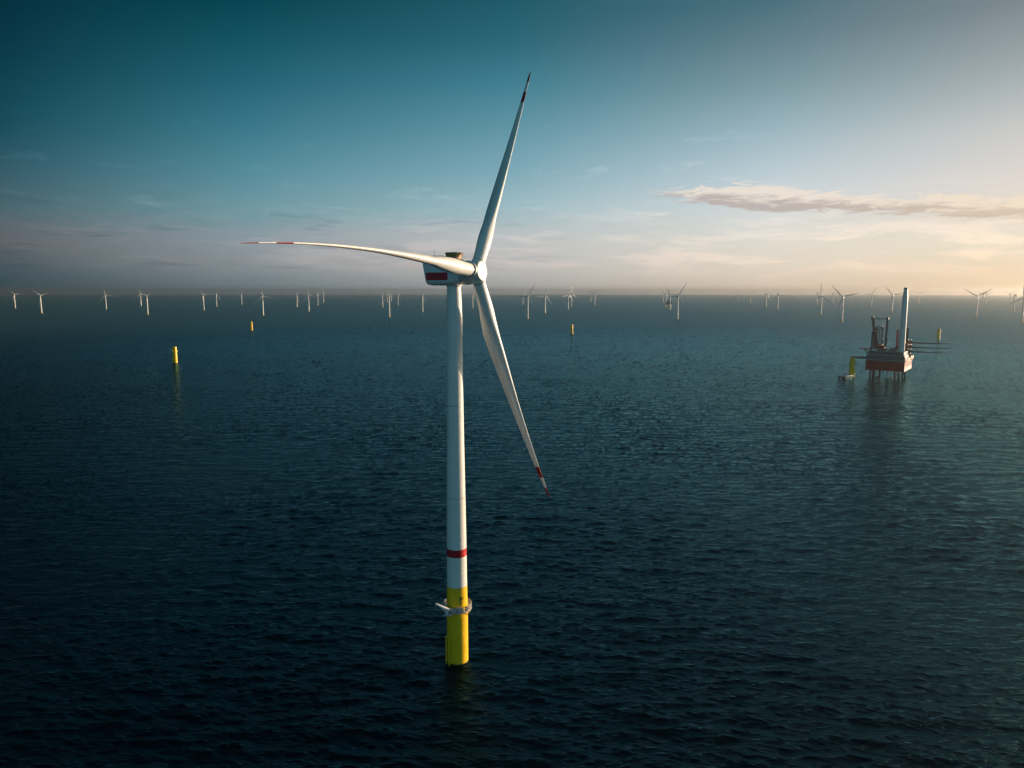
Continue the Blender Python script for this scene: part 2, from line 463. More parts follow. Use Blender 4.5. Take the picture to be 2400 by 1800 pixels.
    # a ruffled sea never reaches mirror reflectance at grazing angles: facets hide one another
    n.put(mx.inputs[0], n.m('MULTIPLY', n.m('DIVIDE', fr.outputs[0], n.m('MULTIPLY_ADD', fr.outputs[0], 0.9, 1.0)), 0.80)); n.put(mx.inputs[1], body.outputs[0]); n.put(mx.inputs[2], gl.outputs[0])
    n.put(m.node_tree.nodes['Material Output'].inputs['Surface'], mx.outputs[0])
    me.materials.append(m)
    return o
build_sea()

# ------------------------------------------------------------------ blades
def airfoil(n=28):
    out = []
    for i in range(n):
        t = 2 * math.pi * i / n
        x = 0.5 - 0.5 * math.cos(t)                       # 0 leading edge .. 1 trailing edge
        yt = 5 * (0.2969 * math.sqrt(max(x, 0)) - 0.126 * x - 0.3516 * x * x + 0.2843 * x ** 3 - 0.1036 * x ** 4)
        out.append((x, yt if t < math.pi else -yt, math.cos(t), math.sin(t)))
    return out
def interp(s, pts):
    for (a, va), (b, vb) in zip(pts, pts[1:]):
        if s <= b: return va + (vb - va) * (s - a) / (b - a)
    return pts[-1][1]
def blade_mesh(name, length, root_r, chord, bend_n, off_a, twist, bands, seg=70, feather=90.0, thick=None, nsec=28):
    """blade along +Z from its root; X = rotor axis (upwind), Y = in-plane. bend_n/off_a: in-plane and axial offset against span"""
    prof = airfoil(nsec)
    thick = thick or [(0, 1.0), (0.06, 1.0), (0.22, 0.47), (0.5, 0.30), (1.0, 0.22)]
    edges = sorted(set([i / seg for i in range(seg + 1)] + [q for bnd in bands for q in bnd]))
    b = MB()
    rings = []
    for s in edges:
        c = interp(s, chord)
        w = min(1.0, max(0.0, (s - 0.035) / 0.19)); w = w * w * (3 - 2 * w)
        th = interp(s, thick)
        ang = R(feather + interp(s, twist) - 90.0)
        ca, sa = math.cos(ang), math.sin(ang)
        if s > 0.985: c *= math.sqrt(max(0.02, (1 - s) / 0.015))
        rg = []
        for x, y, cc, ss in prof:
            px = (1 - w) * (0.5 * cc * c) + w * ((0.32 - x) * c)
            py = (1 - w) * (0.5 * ss * c) + w * (y * th * c)
            rg.append((px * ca - py * sa + off_a(s), px * sa + py * ca + bend_n(s), s * length))
        rings.append(rg)
    n = nsec
    b.add([p for r in rings for p in r], [], 0)
    for k in range(len(rings) - 1):
        mid = (edges[k] + edges[k + 1]) / 2
        mi = 1 if any(a <= mid <= q for a, q in bands) else 0
        for i in range(n):
            j = (i + 1) % n
            b.f.append([k * n + i, k * n + j, (k + 1) * n + j, (k + 1) * n + i]); b.m.append(mi); b.s.append(True)
    b.add(rings[0], [list(range(n))], 0)
    b.add(rings[-1], [list(range(n - 1, -1, -1))], 1 if bands else 0)
    return b.mesh(name, ['blade', 'bandred'])

# ------------------------------------------------------------------ the near turbine
TX, TY = -14.784, 184.2
PSI, AZ0, ROT_R, TILT, OVER, HUB_Z = R(29.09), R(52.69), 71.64, R(5.83), 6.605, 104.044
turb = thing('wind_turbine', 'tall near white wind turbine on a yellow foundation, with a red band round its tower', 'wind turbine', (TX, TY, 0))
def near_turbine():
    ax = Vector((math.cos(PSI) * math.cos(TILT), -math.sin(PSI) * math.cos(TILT), math.sin(TILT)))
    hh = Vector((math.sin(PSI), math.cos(PSI), 0))
    up = hh.cross(ax)
    if up.z < 0: up = -up
    hub = Vector((0, 0, HUB_Z)) + ax * OVER
    # transition piece
    b = MB()
    b.lathe([(-4, 2.86), (0.9, 2.86), (13.9, 2.84), (21.6, 2.72)], n=72, mi=0)
    tp = b.build('foundation', ['yellow'], turb)
    g = MB().lathe([(-3.9, 2.875), (0.35, 2.875)], n=72, mi=0, caps=False).build('waterline_growth', ['foul'], tp)
    # stencilled marks on the yellow steel, two short rows
    mk = MB()
    def patch(a0, a1, z0, z1):
        r = 2.80
        k = 4
        vs = []
        for zz in (z0, z1):
            rr = 2.84 - (zz - 13.9) / 7.7 * 0.12 + 0.012
            for i in range(k + 1):
                a = R(a0 + (a1 - a0) * i / k)
                vs.append((math.sin(a) * rr, -math.cos(a) * rr, zz))
        mk.add(vs, [(i, i + 1, k + 2 + i, k + 1 + i) for i in range(k)], 0)
    for a, w_, rows in ((16, 9, ((18.0, 19.1),)), (27, 6, ((18.2, 18.9),)), (36, 4, ((18.4, 19.0),)),
                        (19, 5, ((16.9, 17.7),)), (27, 4, ((16.95, 17.6),))):
        for z0, z1 in rows:
            patch(a, a + w_ * 0.28, z0, z1); patch(a + w_ * 0.70, a + w_, z0, z1)
            patch(a, a + w_, z1, z1 + 0.14)
            patch(a + w_ * 0.28, a + w_ * 0.70, (z0 + z1) / 2 - 0.1, (z0 + z1) / 2 + 0.1)
    mk.build('lettering', ['mark'], tp)
    # work platform
    p = MB()
    ro = 3.92
    p.lathe([(15.0, 2.845), (15.0, ro), (15.35, ro), (15.35, 2.845)], n=16, mi=0, caps=False, sharp=True)
    for k in range(8):
        a = 2 * math.pi * (k + 0.5) / 8
        p.tube((2.84 * math.cos(a), 2.84 * math.sin(a), 13.6), (3.95 * math.cos(a), 3.95 * math.sin(a), 15.0), 0.11, n=6, mi=1)
    p.box((-2.2, -4.35, 15.17), (2.0, 1.3, 0.28), 0)
    plat = p.build('platform', ['steel', 'yellow'], turb)
    rl = MB()
    n = 24
    for k in range(n):
        a, a2 = 2 * math.pi * k / n, 2 * math.pi * (k + 1) / n
        p0, p1 = Vector((ro * math.cos(a), ro * math.sin(a), 0)) * 0.985, Vector((ro * math.cos(a2), ro * math.sin(a2), 0)) * 0.985
        rl.tube(p0 + Vector((0, 0, 15.35)), p0 + Vector((0, 0, 16.6)), 0.055, n=6)
        for z in (15.75, 16.2, 16.6): rl.tube(p0 + Vector((0, 0, z)), p1 + Vector((0, 0, z)), 0.05, n=6, caps=False)
        if k in (14, 17):
            m_ = (p0 + p1) / 2
            rl.box((m_.x, m_.y, 15.95), (1.0, 0.05, 1.05), 0, Matrix.Rotation((a + a2) / 2 + math.pi / 2, 3, 'Z'))
    rl.build('railing', ['steel'], plat)
    for a, sz, mk_ in ((252, (0.7, 0.5, 1.0), 'pale'), (282, (0.9, 0.5, 1.3), 'steel'), (300, (0.5, 0.5, 0.8), 'pale'), (322, (0.6, 0.5, 1.0), 'dark'), (230, (0.5, 0.5, 1.1), 'hullred')):
        q = Vector((3.4 * math.cos(R(a)), 3.4 * math.sin(R(a)), 15.36 + sz[2] / 2))
        MB().box(q, sz, 0, Matrix.Rotation(R(a) + math.pi / 2, 3, 'Z')).build('equipment_box', [mk_], plat, bevel=0.03)
    # davit crane
    c = MB()
    base = Vector((-2.35, -4.25, 15.35))
    c.tube(base, base + Vector((0, 0, 1.5)), 0.30, 0.26, n=14)
    tip = base + Vector((-2.9, -1.1, 3.3))
    c.tube(base + Vector((0.3, 0.0, 1.0)), tip, 0.55, 0.28, n=10)
    c.tube(base + Vector((-0.1, 0, 0.3)), base + Vector((-1.6, -0.6, 2.0)), 0.12, n=8)
    c.tube(tip, tip + Vector((0, 0, -0.9)), 0.05, n=6)
    c.box(base + Vector((0.2, -0.1, 1.1)), (0.9, 0.8, 0.8), 0)
    c.build('davit_crane', ['white'], turb)
    # boat landing and ladder
    bl = MB()
    for xx, yy, zt in ((-2.95, -1.75, 8.0), (-2.05, -2.75, 7.3)):
        bl.tube((xx, yy, -3), (xx, yy, zt), 0.21, n=12)
        for z in (0.8, 3.6, 6.6):
            q = Vector((xx, yy, 0)).normalized() * 2.7
            bl.tube((xx, yy, z), (q.x, q.y, z), 0.12, n=8)
    for z in np.arange(0.2, 14.8, 0.45):
        bl.tube((-2.42, -2.1, z), (-2.12, -2.42, z), 0.03, n=5)
    bl.tube((-2.42, -2.1, -2), (-2.42, -2.1, 15.1), 0.05, n=6)
    bl.tube((-2.12, -2.42, -2), (-2.12, -2.42, 15.1), 0.05, n=6)
    bl.tube((-2.05, -2.75, 7.2), (-0.75, -2.95, 7.25), 0.10, n=8)
    bl.tube((-0.75, -2.95, 7.25), (-0.62, -2.90, 6.5), 0.10, n=8)
    bl.build('boat_landing', ['yellow'], turb)
    # tower
    t = MB()
    tz = [(21.6, 2.68), (30, 2.64), (32.1, 2.62), (45, 2.46), (60, 2.24), (75, 2.10), (88, 2.04), (93, 2.03), (97, 1.94), (100.2, 1.78), (101.6, 1.70)]
    t.lathe(tz, n=72, mi=0)
    tw = t.build('tower', ['white'], turb)
    MB().lathe([(30.0, 2.648), (32.1, 2.630)], n=72, caps=False).build('warning_band', ['red'], tw)
    for z in (21.6, 46.0, 70.5):
        rr = interp(z, tz) + 0.012
        MB().lathe([(z - 0.11, rr), (z + 0.11, rr)], n=72, caps=False).build('flange_seam', ['steel'], tw)
    # nacelle: built along its own axis then turned to the wind
    Rz = Matrix.Rotation(-PSI, 3, 'Z')
    def loc(x, y, z): return Rz @ Vector((x, y, z))          # x upwind, y across
    x0 = OVER * math.cos(TILT)
    def xf(v): return loc(*v)
    bm = bmesh.new()
    xf_, hw = x0 - 3.3, 3.25
    prof_t = [(xf_, 101.9, 107.3), (xf_ - 1.4, 101.5, 108.0), (xf_ - 8.6, 101.3, 108.2), (xf_ - 10.4, 101.5, 107.8)]
    nb = MB()
    rings = []
    for k, (x, zb, zt) in enumerate(prof_t):
        hwk = hw * (0.90 if k == 0 else 1.0 if k < 3 else 0.92)
        rb = 1.15
        rg = []
        for cx, cz, a0 in ((hwk - rb, zt - rb, 0), (-hwk + rb, zt - rb, 90), (-hwk + rb, zb + rb, 180), (hwk - rb, zb + rb, 270)):
            for q in range(6):
                a = R(a0 + q * 18)
                yy, zz = cx + rb * math.cos(a), cz + rb * math.sin(a)
                lean = (zz - 104.8) * (-0.20 if k == 3 else (-0.10 if k == 2 else 0.0))
                rg.append(loc(x + lean, yy, zz))
        rings.append(rg)
    m_ = len(rings[0])
    nb.add([p for r in rings for p in r], [(k * m_ + i, k * m_ + (i + 1) % m_, (k + 1) * m_ + (i + 1) % m_, (k + 1) * m_ + i) for k in range(len(rings) - 1) for i in range(m_)], 0, True)
    nb.add(rings[0], [list(range(m_))], 0)
    nb.add(rings[-1], [list(range(m_ - 1, -1, -1))], 0)
    # yaw collar under it
    nb.lathe([(100.9, 1.85), (101.5, 2.1)], n=40, mi=0)
    nac = nb.build('nacelle', ['white'], turb)
    sp = MB()
    ys = -hw - 0.02                                           # side that faces the viewer
    for sgn in (-1, 1):
        yq = sgn * (hw + 0.015)
        0 and sp.add([loc(xf_ - 9.6, yq, 102.62), loc(xf_ - 3.0, yq, 102.62), loc(xf_ - 3.0, yq, 104.55), loc(xf_ - 9.6, yq, 104.55)], [(0, 1, 2, 3)], 0)
        sp.box(loc(xf_ - 6.3, sgn * (hw + 0.005), 103.58), (6.6, 0.03, 1.93), 0, Rz)
    sp.build('red_panel', ['darkred'], nac)
    # helicopter hoist basket and roof gear
    hb = MB()
    xa, xb, ya, yb, z0, z1 = xf_ - 4.3, xf_ - 1.9, -1.5, 1.5, 107.95, 109.5
    fl_ = 0.28
    bot = [(xa, ya), (xb, ya), (xb, yb), (xa, yb)]
    topp = [(xa - fl_, ya - fl_), (xb + fl_, ya - fl_), (xb + fl_, yb + fl_), (xa - fl_, yb + fl_)]
    for i in range(4):
        j = (i + 1) % 4
        outer = [loc(*bot[i], z0), loc(*bot[j], z0), loc(*topp[j], z1), loc(*topp[i], z1)]
        cx, cy = (xa + xb) / 2, (ya + yb) / 2
        ins = lambda q, z: loc(cx + (q[0] - cx) * 0.975, cy + (q[1] - cy) * 0.975, z)
        inner = [ins(bot[i], z0), ins(bot[j], z0), ins(topp[j], z1), ins(topp[i], z1)]
        hb.add(outer + inner, [(0, 1, 2, 3), (7, 6, 5, 4), (0, 4, 5, 1), (2, 6, 7, 3), (1, 5, 6, 2), (0, 3, 7, 4)], 0)
        hb.tube(loc(*topp[i], z1), loc(*topp[j], z1), 0.07, n=6, mi=1)
        hb.tube(loc(*bot[i], z0), loc(*topp[i], z1), 0.07, n=6, mi=1)
    hb.add([loc(xa, ya, z0 + 0.05), loc(xb, ya, z0 + 0.05), loc(xb, yb, z0 + 0.05), loc(xa, yb, z0 + 0.05)], [(0, 1, 2, 3)], 1)
    hb.build('hoist_platform', ['ochre', 'dark'], nac)
    for y in (-2.0, 2.0):
        ra = MB()
        ra.tube(loc(xf_ - 9.6, y, 108.75), loc(xf_ - 5.2, y, 108.75), 0.05, n=6)
        for x in (-9.6, -8.2, -6.8, -5.3): ra.tube(loc(xf_ + x, y, 107.9), loc(xf_ + x, y, 108.75), 0.05, n=6)
        ra.build('roof_rail', ['dark'], nac)
    MB().tube(loc(xf_ - 9.2, 0, 108.0), loc(xf_ - 9.2, 0, 110.3), 0.05, n=6).build('wind_mast', ['dark'], nac)
    # generator ring
    MB().lathe([(-3.55, 2.7), (-3.35, 3.0), (-1.75, 3.0), (-1.55, 2.75)], hub, ax, n=64).build('generator', ['pale'], turb)
    # hub
    hbm = MB()
    hbm.lathe([(-1.56, 2.35), (-1.2, 2.55), (-0.5, 2.68), (0.5, 2.62), (1.15, 2.38), (1.45, 2.2)], hub, ax, n=64, caps=False)
    hubo_parts = hbm
    dirs = []
    for k in range(3):
        tt = AZ0 + k * 2 * math.pi / 3
        e = hh * math.cos(tt) + up * math.sin(tt)
        nrm = -hh * math.sin(tt) + up * math.cos(tt)
        dirs.append((e, nrm))
        hbm.lathe([(0.8, 1.95), (2.2, 1.88), (2.75, 1.86)], hub, e, n=48)
        hbm.lathe([(2.74, 1.66, 1), (2.98, 1.66, 1)], hub, e, n=48, mi=1)
    ho = hbm.build('hub', ['white', 'gap'], turb)
    MB().lathe([(1.2, 2.2), (1.62, 2.42), (1.8, 2.40), (1.93, 2.2), (2.0, 1.4), (2.04, 0.05)], hub, ax, n=64, sharp=True).build('nose_cap', ['white'], ho)
    # blades: feathered, so the chord lies along the rotor axis and the pre-bend lies in the rotor plane
    L0 = 2.95
    chord = [(0, 3.25), (0.05, 3.35), (0.12, 3.95), (0.20, 4.35), (0.30, 4.05), (0.45, 3.2), (0.60, 2.4), (0.75, 1.68), (0.90, 0.95), (0.97, 0.65), (1.0, 0.40)]
    for (e, nrm), bd in zip(dirs, (3.42, 6.2, 2.2)):
        s_of = lambda s: (L0 + s * (ROT_R - L0)) / ROT_R
        me = blade_mesh('blade', ROT_R - L0, 1.62, chord,
                        lambda s, bd=bd: bd * s_of(s) ** 2.5,
                        lambda s: -1.7 * s_of(s) + 1.6 * s_of(s) ** 2.5,
                        [(0, 0), (0.05, 2), (0.2, 14), (0.5, 5), (1.0, -2)], [(0.83, 0.887), (0.943, 1.0)])
        o = bpy.data.objects.new('blade', me)
        COL.objects.link(o); o.parent = turb
        mt = Matrix((ax, nrm, e)).transposed().to_4x4()
        mt.translation = hub + e * L0
        o.matrix_local = mt
near_turbine()

# ------------------------------------------------------------------ distant turbines
FAR_GROUP = 'distant white turbines along the horizon'
def far_parts():
    d = {}
    d['foundation'] = MB().lathe([(-6, 2.9), (5, 2.9)], n=20).mesh('foundation', ['yellow'])
    d['tower'] = MB().lathe([(5, 2.75), (45, 2.4), (78.2, 1.9)], n=20).mesh('tower', ['white'])
    nb = MB()
    nb.box((-5.2, 0, 0.3), (9.5, 4.6, 4.8), 0)
    d['nacelle'] = nb.mesh('nacelle', ['white'])
    d['hub'] = MB().lathe([(-0.6, 2.2), (1.6, 2.3), (3.2, 1.5), (3.9, 0.3)], (0, 0, 0), (1, 0, 0), n=20).mesh('hub', ['white'])
    ch = [(0, 2.4), (0.05, 2.4), (0.2, 3.7), (0.5, 2.7), (0.8, 1.7), (1.0, 0.6)]
    d['blade'] = blade_mesh('blade', 55.0, 1.3, ch, lambda s: 0.0, lambda s: 2.0 * s * s, [(0, 14), (0.3, 8), (1.0, 0)], [(0.90, 1.0)], seg=24, feather=-14.0, nsec=14)
    d['thin_blade'] = blade_mesh('blade', 55.0, 1.3, [(0, 1.7), (0.05, 1.7), (0.2, 2.9), (0.5, 2.2), (0.8, 1.4), (1.0, 0.5)], lambda s: 0.0, lambda s: 2.0 * s * s, [(0, 0), (1.0, 0)], [], seg=24, feather=84.0, nsec=14)
    return d
FP = far_parts()
HUBH = 80.0
def far_turbine(px, py, face, theta, label):
    """px, py: foot in the photograph; face: turn of the rotor from facing the viewer (deg, + to the right); theta: first blade, deg"""
    p = at(px, py)
    t = thing('distant_wind_turbine', label, 'wind turbine', p, 0.0, FAR_GROUP)
    to_cam = Vector((-p.x, -p.y, 0)).normalized()
    ax = Matrix.Rotation(R(face * (0.4 if px < 1050 else 1.0)), 3, 'Z') @ to_cam
    right = Vector((0, 0, 1)).cross(ax)                       # the viewer's right as seen from the front
    upv = Vector((0, 0, 1))
    hubp = Vector((0, 0, HUBH)) + ax * 5.0
    frame = Matrix((ax, right, upv)).transposed().to_4x4()
    for nm in ('foundation', 'tower'):
        o = bpy.data.objects.new(nm, FP[nm]); COL.objects.link(o); o.parent = t
    for nm, q in (('nacelle', Vector((0, 0, HUBH)) + ax * 4.4), ('hub', hubp)):
        o = bpy.data.objects.new(nm, FP[nm]); COL.objects.link(o); o.parent = t
        f = frame.copy(); f.translation = q
        o.matrix_local = f
    for k in range(3):
        a = R(theta + 120 * k)
        e = right * math.cos(a) + upv * math.sin(a)
        nr = -right * math.sin(a) + upv * math.cos(a)
        o = bpy.data.objects.new('blade', FP['thin_blade' if px < 1050 else 'blade']); COL.objects.link(o); o.parent = t
        f = Matrix((ax, nr, e)).transposed().to_4x4()
        f.translation = hubp + e * 1.6 + ax * 0.9
        o.matrix_local = f
    return t
FAR = [
    (36, 723, 35, 130, 'grey-white distant turbine nearest the left edge of the photo, blade pointing up left'),
    (97.5, 734, 35, 142, 'distant white turbine second from the left edge, taller than its left neighbour'),
    (249.2, 724.5, 40, 108, 'lone distant white turbine between the left edge pair and the next overlapping pair'),
    (331, 717.6, 40, 100, 'thinner, farther turbine of the overlapping left pair, just left of the taller one'),
    (346.5, 737, 15, 30, 'taller turbine of the overlapping left pair, a blade reaching out right'),
    (478, 727, 40, 130, 'distant white turbine with dark blade up left, left of the one with pale raised blade'),
    (508, 719.5, 20, 66, 'distant turbine with a pale sunlit blade raised right and another down right'),
    (566.7, 713.5, 25, 40, 'small far turbine standing left of the tall one above the second yellow foundation'),
    (617, 739.5, 35, 103, 'tall distant turbine just right of and behind the small yellow foundation on the left'),
    (696.6, 719.5, 25, 45, 'short distant turbine at the left of a loose cluster of four left of centre'),
    (724.2, 730, 40, 107, 'tallest turbine of the cluster of four left of centre, long blade up left'),
    (745, 715.5, 20, 55, 'third from the left in the cluster of four left of centre, behind the tall one'),
    (758.4, 709.8, 40, 95, 'smallest and rightmost turbine of the cluster of four left of centre'),
    (897, 721, 40, 116, 'leftmost turbine of the crowded cluster left of the near tower, blade up left'),
    (907.6, 710, 50, 112, 'faint far turbine half hidden at the left behind the tallest of the crowded cluster'),
    (912.7, 743, 45, 100, 'tallest turbine in front of the crowded cluster left of the near tower'),
    (916.6, 707, 50, 88, 'faint far turbine just right behind the tallest of the crowded cluster'),
    (933, 716, 22, 60, 'right turbine of the crowded cluster, one blade up right and one level left'),
    (990.6, 731, 25, 55, 'single distant turbine left of the near nacelle and tower, blade up right'),
    (1108, 723.3, 20, 55, 'distant turbine seen in the gap between the near tower and its lower blade'),
    (1225.3, 713.5, 30, 92, 'small far turbine behind the left blade of the tall turbine right of the near rotor'),
    (1236.7, 747, 8, 60, 'tall distant turbine right of the near rotor, blades level left and up right'),
    (1277.4, 734.5, 35, 68, 'second tall turbine right of the near rotor, alone between two pairs'),
    (1331.6, 725.3, 45, 72, 'left and taller turbine of the close pair above the middle yellow foundation'),
    (1339, 719.3, 50, 92, 'right and smaller turbine of the close pair above the middle yellow foundation'),
    (1384.8, 707.3, 20, 150, 'smaller left turbine of the pair between the middle foundation and the substation'),
    (1394, 715.3, 15, 34, 'larger right turbine of the pair between the middle foundation and the substation'),
    (1554.8, 709, 25, 110, 'faint leftmost turbine of the group around the dark substation'),
    (1560, 719.8, 40, 40, 'pale turbine at the left end of the dark substation'),
    (1570, 726, 15, 120, 'pale turbine standing right in front of the dark substation'),
    (1587.5, 748.6, 12, 60, 'tall white turbine just right of the substation, blade up right and one level left'),
    (1729.2, 705, 20, 130, 'tiny faint turbine right of the substation group, first of a row of four'),
    (1758.8, 712.5, 5, 150, 'second of the row of four right of the substation, blades in a wide V'),
    (1795, 719.8, 50, 66, 'third of the row of four right of the substation, one short blade level left'),
    (1822.4, 727, 30, 106, 'fourth and largest of the row of four right of the substation'),
    (1914.5, 713, 40, 140, 'faint turbine hidden behind the left side of an upright-bladed one'),
    (1923.7, 738.6, -35, 90, 'distant turbine with one blade straight up and two spread below, left of the jack-up vessel'),
    (1951.7, 714.3, 45, 135, 'faint turbine between the upright-bladed one and the dark three-bladed one'),
    (1972.9, 753, -25, 133, 'large dark turbine with blades in a wide V left of the jack-up vessel'),
    (2042, 718, 10, 62, 'faint turbine above the jack-up lattice frame, blade level left'),
    (2090.4, 729.6, -15, 130, 'hazy turbine with V blades just left of the white tower on the jack-up'),
    (2153.3, 711, -10, 147, 'hazy small turbine right of the white tower on the jack-up'),
    (2287.9, 742.3, -10, 150, 'brownish turbine with wide V blades, front of the hazy trio near the right edge'),
    (2302, 720, 30, 40, 'middle turbine of the hazy trio near the right edge'),
    (2311, 713, 30, 20, 'rearmost, palest turbine of the hazy trio near the right edge'),
    (2365.6, 716.3, 10, 150, 'hazy turbine with V blades, leftmost of the three at the right edge'),
    (2375.8, 729.6, 60, 92, 'thin hazy turbine between two others at the right edge'),
    (2394.6, 756.5, -10, 91, 'largest dark turbine at the right edge of the photo, cut by the frame'),
    (1707, 698.3, 30, 95, 'very faint turbine on the horizon between the substation group and the row of four'),
    (1871, 698.3, 30, 80, 'very faint turbine on the horizon right of the row of four'),
    (2214, 698.3, 30, 100, 'very faint turbine midway between the jack-up tower and the right edge trio, left one'),
    (2232, 698.0, 30, 30, 'very faint turbine midway between the jack-up tower and the right edge trio, right one'),
]
for row in FAR: far_turbine(*row)

# ------------------------------------------------------------------ bare yellow foundations
def foundation_proto():
    d = {}
    d['pile'] = (MB().lathe([(-6, 2.95), (1.0, 2.95), (13.8, 2.92), (22.3, 2.72)], n=36).mesh('pile', ['yellow']), None)
    p = MB().lathe([(15.6, 2.9), (15.6, 4.1), (15.95, 4.1), (15.95, 2.9)], n=20, caps=False, sharp=True)
    d['platform'] = (p.mesh('platform', ['yellow']), None)
    r = MB()
    for k in range(18):
        a, a2 = 2 * math.pi * k / 18, 2 * math.pi * (k + 1) / 18
        p0, p1 = Vector((4.02 * math.cos(a), 4.02 * math.sin(a), 0)), Vector((4.02 * math.cos(a2), 4.02 * math.sin(a2), 0))
        r.tube(p0 + Vector((0, 0, 15.95)), p0 + Vector((0, 0, 17.1)), 0.06, n=5)
        for z in (16.5, 17.1): r.tube(p0 + Vector((0, 0, z)), p1 + Vector((0, 0, z)), 0.06, n=5, caps=False)
    d['railing'] = (r.mesh('railing', ['yellow']), 'platform')
    c = MB()
    c.tube((-3.4, -1.6, 15.9), (-3.4, -1.6, 18.2), 0.28, n=8)
    c.tube((-3.3, -1.6, 17.9), (-6.6, -1.9, 19.3), 0.36, 0.2, n=8)
    d['davit_crane'] = (c.mesh('davit_crane', ['pale']), None)
    b = MB()
    for x, y in ((-2.4, -2.6), (-1.4, -3.2)): b.tube((x, y, -3), (x, y, 9), 0.2, n=8)
    b.tube((-2.4, -2.6, 7.5), (-1.9, -2.1, 7.5), 0.12, n=6)
    b.tube((-1.4, -3.2, 7.5), (-1.1, -2.6, 7.5), 0.12, n=6)
    d['boat_landing'] = (b.mesh('boat_landing', ['yellow']), None)
    return d
BF = foundation_proto()
def bare_foundation(px, py, rz, label):
    p = at(px, py)
    t = thing('monopile_foundation', label, 'foundation', p, rz, 'bare yellow foundations without turbines')
    made = {}
    for nm, (me, par) in BF.items():
        o = bpy.data.objects.new(nm, me); COL.objects.link(o)
        o.parent = made.get(par, t)
        made[nm] = o
    return t
bare_foundation(411, 850, R(0), 'largest bare yellow foundation, alone at the left with a small pale crane arm')
bare_foundation(589.5, 774.5, R(120), 'smaller bare yellow foundation on the left, below the tall turbine beside it')
bare_foundation(1340, 783, R(100), 'bare orange-yellow foundation in the middle, below the close pair of turbines')
bare_foundation(2199, 796, R(140), 'dull yellow foundation behind the tips of the stored blades, right of the jack-up vessel')
bare_foundation(1995.5, 883.5, R(90), 'brownish yellow foundation between the work boat and the jack-up vessel')

# ------------------------------------------------------------------ offshore substation
def substation():
    p = at(1567, 723)
    yaw = math.atan2(-p.x, p.y)
    t = thing('offshore_substation', 'small dark offshore substation on legs among distant turbines right of centre', 'substation', p, yaw)
    b = MB()
    b.box((0, 0, 30), (34, 26, 13), 0); b.box((2, 0, 39), (26, 20, 6), 0); b.box((-10, -4, 43.5), (8, 8, 3), 0)
    b.build('topside', ['deck'], t, bevel=0.3)
    j = MB()
    for x in (-13, 13):
        for y in (-9, 9): j.tube((x, y, -8), (x * 0.9, y * 0.9, 23.5), 1.1, n=8)
    for y in (-9, 9):
        j.tube((-13, y, 0), (12, y, 22), 0.5, n=6); j.tube((13, y, 0), (-12, y, 22), 0.5, n=6)
    for x in (-13, 13):
        j.tube((x, -9, 0), (x, 9, 22), 0.5, n=6)
    j.build('jacket', ['yellow'], t)
    m = MB().tube((11, 5, 42), (11, 5, 60), 0.5, 0.3, n=6); m.tube((11, 5, 54), (-12, 2, 56), 0.5, n=6)
    m.build('crane', ['dark'], t)
substation()

